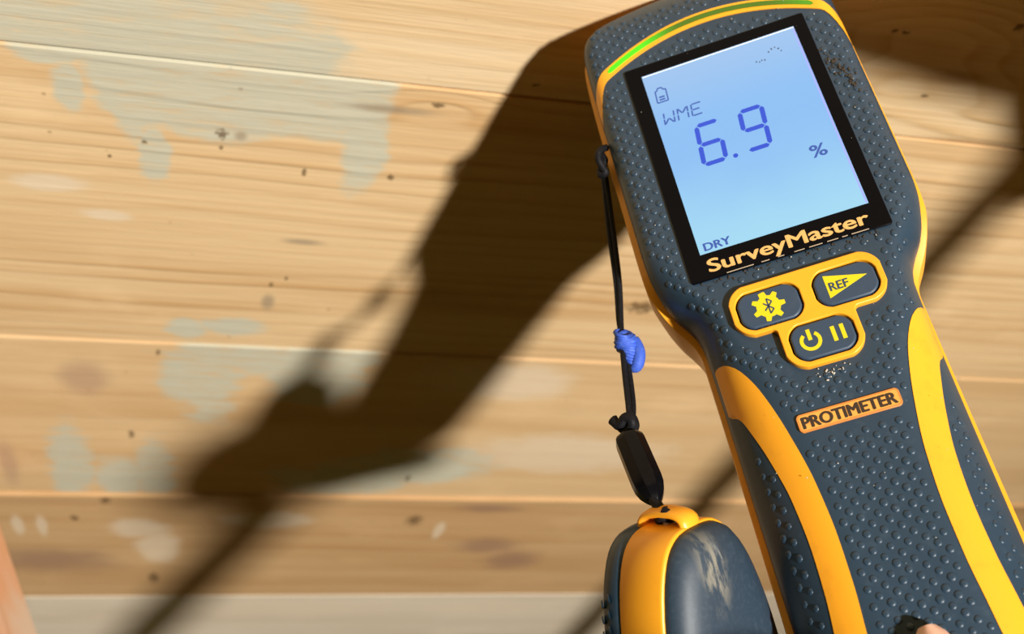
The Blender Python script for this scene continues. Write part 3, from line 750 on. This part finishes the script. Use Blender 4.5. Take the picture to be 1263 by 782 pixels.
def capfacemat():
    mt, t, b = nt('scuffed_cap_rubber'); g = G(t); P = g.obj()
    n1 = g.noise(g.vmath('MULTIPLY', P, (700, 160, 300)), 1.0, 4.0, .6); n2 = g.noise(P, 900.0, 3.0)
    q = g.vmath('MULTIPLY_ADD', P, (1 / .0055, 1 / .0120, 0), (.0030 / .0055, .0095 / .0120, 0)); l = g.vmath('LENGTH', q)
    k = g.math('MULTIPLY', g.step(l, 0.2, 1.0, 1.0, 0.0), g.step(n1, .42, .62))
    c = g.mix(g.step(n2, .45, .8, 0, .5), (0.020, 0.038, 0.062), (0.045, 0.07, 0.10))
    c = g.mix(g.math('MULTIPLY', k, .55), c, (0.36, 0.33, 0.25))
    g.put(b.inputs['Base Color'], c); b.inputs['Roughness'].default_value = .52
    g.put(b.inputs['Normal'], g.bump(n2, .06, .0004))
    return mt
o = layers('front_rubber', [(.8, 6.8), (.55, 7.6), (.8, 9.0), (1.6, 10.6), (3.0, 12.0), (5.0, 12.9), (7.5, 13.4)], capfacemat())
o = layers('rear_rubber', [(6.5, -14.4), (4.0, -13.9), (2.2, -12.8), (1.0, -11.2), (.3, -9.0), (.1, -6.8), (.3, -5.6), (.8, -5.0)], RUB)
# bumps on the rear rubber rim
V, F_ = [], []
for row, (ins, zz) in enumerate(((.15, -8.6), (.9, -11.2))):
    for k in range(9):
        t = -13 - k * 3.3 - row * 1.65
        c = Vector((-(arch(t) - ins), t, zz)); nv = Vector((-.75, 0, -.66)); t1 = Vector((0, 1, 0)); t2 = nv.cross(t1); base = len(V)
        for (r, hh) in prof:
            for q in range(nseg):
                a = 2 * math.pi * q / nseg; V.append(tuple((c + (t1 * math.cos(a) + t2 * math.sin(a)) * r + nv * hh) * MM))
        V.append(tuple((c + nv * .335) * MM))
        for q in range(3):
            for s in range(nseg):
                a = base + q * nseg + s; b_ = base + q * nseg + (s + 1) % nseg; F_.append((a, a + nseg, b_ + nseg, b_))
        for s in range(nseg): F_.append((base + 3 * nseg + s, base + 4 * nseg, base + 3 * nseg + (s + 1) % nseg))
cb = mesh('rim_bumps', V, F_, RUB, cap); cb['kind'] = 'stuff'
# strap loop: flattened arch across the thickness
V, F_ = [], []
nl, ml = 22, 10
for i in range(nl + 1):
    a = math.pi * i / nl; cyc, czc = 3.4 * math.sin(a) ** .5 - .9, -6.2 * math.cos(a)
    dy, dz = math.cos(a), math.sin(a)
    for k in range(ml):
        b_ = 2 * math.pi * k / ml
        rr = 1.25 * math.cos(b_); V.append((3.2 * math.sin(b_) * MM, (cyc + rr * math.sin(a)) * MM, (czc - rr * math.cos(a)) * MM))
for i in range(nl):
    for k in range(ml):
        q = i * ml + k; w = i * ml + (k + 1) % ml; F_.append((q, w, w + ml, q + ml))
o = mesh('strap_loop', V, F_, YEL, cap)
bmx = bmesh.new(); bmx.from_mesh(o.data); bmesh.ops.recalc_face_normals(bmx, faces=bmx.faces); bmx.to_mesh(o.data); bmx.free()

# ------------------------------------------------------------------ the hand that holds the handle end (thumb tip shows)
mts, ts, bs = nt('skin'); gs = G(ts)
gs.put(bs.inputs['Base Color'], gs.mix(gs.noise(gs.obj(), 180.0, 4.0), (0.62, 0.26, 0.13), (0.74, 0.38, 0.22))); bs.inputs['Roughness'].default_value = .5
bs.inputs['Subsurface Weight'].default_value = 0.08; bs.inputs['Subsurface Radius'].default_value = (.004, .0015, .0008)
sv, se, sr = [], [], []
def sk(p, r, par=None):
    sv.append(tuple(np.array(p) * MM)); sr.append(r * MM)
    if par is not None: se.append((par, len(sv) - 1))
    return len(sv) - 1
def loc(X):
    d = np.asarray(X) - O_; return np.array([d @ WU, -(d @ HP), -(d @ NN)])
d0 = np.linalg.norm(M(-10, -202, 80) - onceil(298, 558))
armp = lambda t: loc(tol((298 - 24 * t, 558 + 34 * t), d0 + 240 * t))
WR = armp(0.0); ad = (armp(1.0) - WR) / np.linalg.norm(armp(1.0) - WR)
palm = sk((-6, -183, 40), 22); w2 = sk((-8, -193, 60), 20, palm); wrist = sk(WR, 18, w2); arm = sk(armp(.25), 18.5, wrist); arm2 = sk(armp(.6), 21, arm); arm3 = sk(armp(1.0), 24, arm2)
tb = sk((4, -180, 36), 12, palm); t1_ = sk((4, -170, 24), 10.2, tb); t2_ = sk((0, -156, 9), 8.4, t1_); t3_ = sk((-1.0, -141.5, 4.0), 6.4, t2_); t4_ = sk((-1.0, -132.8, 1.2), 3.8, t3_)
for fx, k in ((-23, .9), (-9, 1.0), (5, .97), (18, .82)):
    f0 = sk((fx * .8, -176, 14), 9.6, palm); f1 = sk((fx, -167 - 3 * (1 - k), -12), 8.4, f0); f2 = sk((fx, -162, -34), 7.8, f1); f3 = sk((fx, -150 + 8 * k, -50), 7.0, f2)
hme = bpy.data.meshes.new('hand'); hme.from_pydata(sv, se, []); hme.materials.append(mts)
hand = bpy.data.objects.new('hand', hme); link(hand); hand.matrix_world = MET
md = hand.modifiers.new('skin', 'SKIN')
if not hme.skin_vertices: hme.skin_vertices.new()
for k, v in enumerate(hme.skin_vertices[0].data): v.radius = (sr[k], sr[k]); v.use_root = (k == palm)
md.use_smooth_shade = True
sb = hand.modifiers.new('subsurf', 'SUBSURF'); sb.levels = 2; sb.render_levels = 2
hand['label'] = 'thumb tip of the hand holding the meter handle at the bottom edge'; hand['category'] = 'hand'
V, F_ = [], []                                              # thumb nail
for i in range(9):
    for k in range(9):
        a = (i / 8 - .5) * 2; b_ = k / 8
        x = -1.0 + a * 4.4 * math.sqrt(max(.05, 1 - max(0, b_ - .55) ** 2 * 4)); y = -145 + b_ * 15.0; z = 11.4 - 2.2 * a * a - max(0, b_ - .15) * 8.0
        V.append((x * MM, y * MM, z * MM))
for i in range(8):
    for k in range(8): a = i * 9 + k; F_.append((a, a + 9, a + 10, a + 1))
mesh('thumb_nail', V, F_, plastic('nail', (.80, .50, .38), .3), hand)
SLV = plastic('dark_sleeve', (.03, .035, .05), .9, .4, (.06, .06, .08), .3, 300)
V = []; F_ = []
sa, sb_ = armp(.55), armp(1.02); dd = (sb_ - sa) / np.linalg.norm(sb_ - sa)
q1 = np.cross(dd, [1., 0, 0]); q1 /= np.linalg.norm(q1); q2 = np.cross(dd, q1)
for t, r in ((0, 19), (0, 23), (.03, 24.5), (.2, 24), (.5, 26), (.75, 26), (1, 28), (1, 2)):
    for k in range(24):
        a = 2 * math.pi * k / 24; p = sa + (sb_ - sa) * t + (q1 * math.cos(a) + q2 * math.sin(a)) * r * (1 + .03 * math.sin(3 * a + 9 * t)); V.append(tuple(p * MM))
for i in range(7):
    for k in range(24):
        q = i * 24 + k; w = i * 24 + (k + 1) % 24; F_.append((q, w, w + 24, q + 24))
mesh('sleeve', V, F_, SLV, hand)
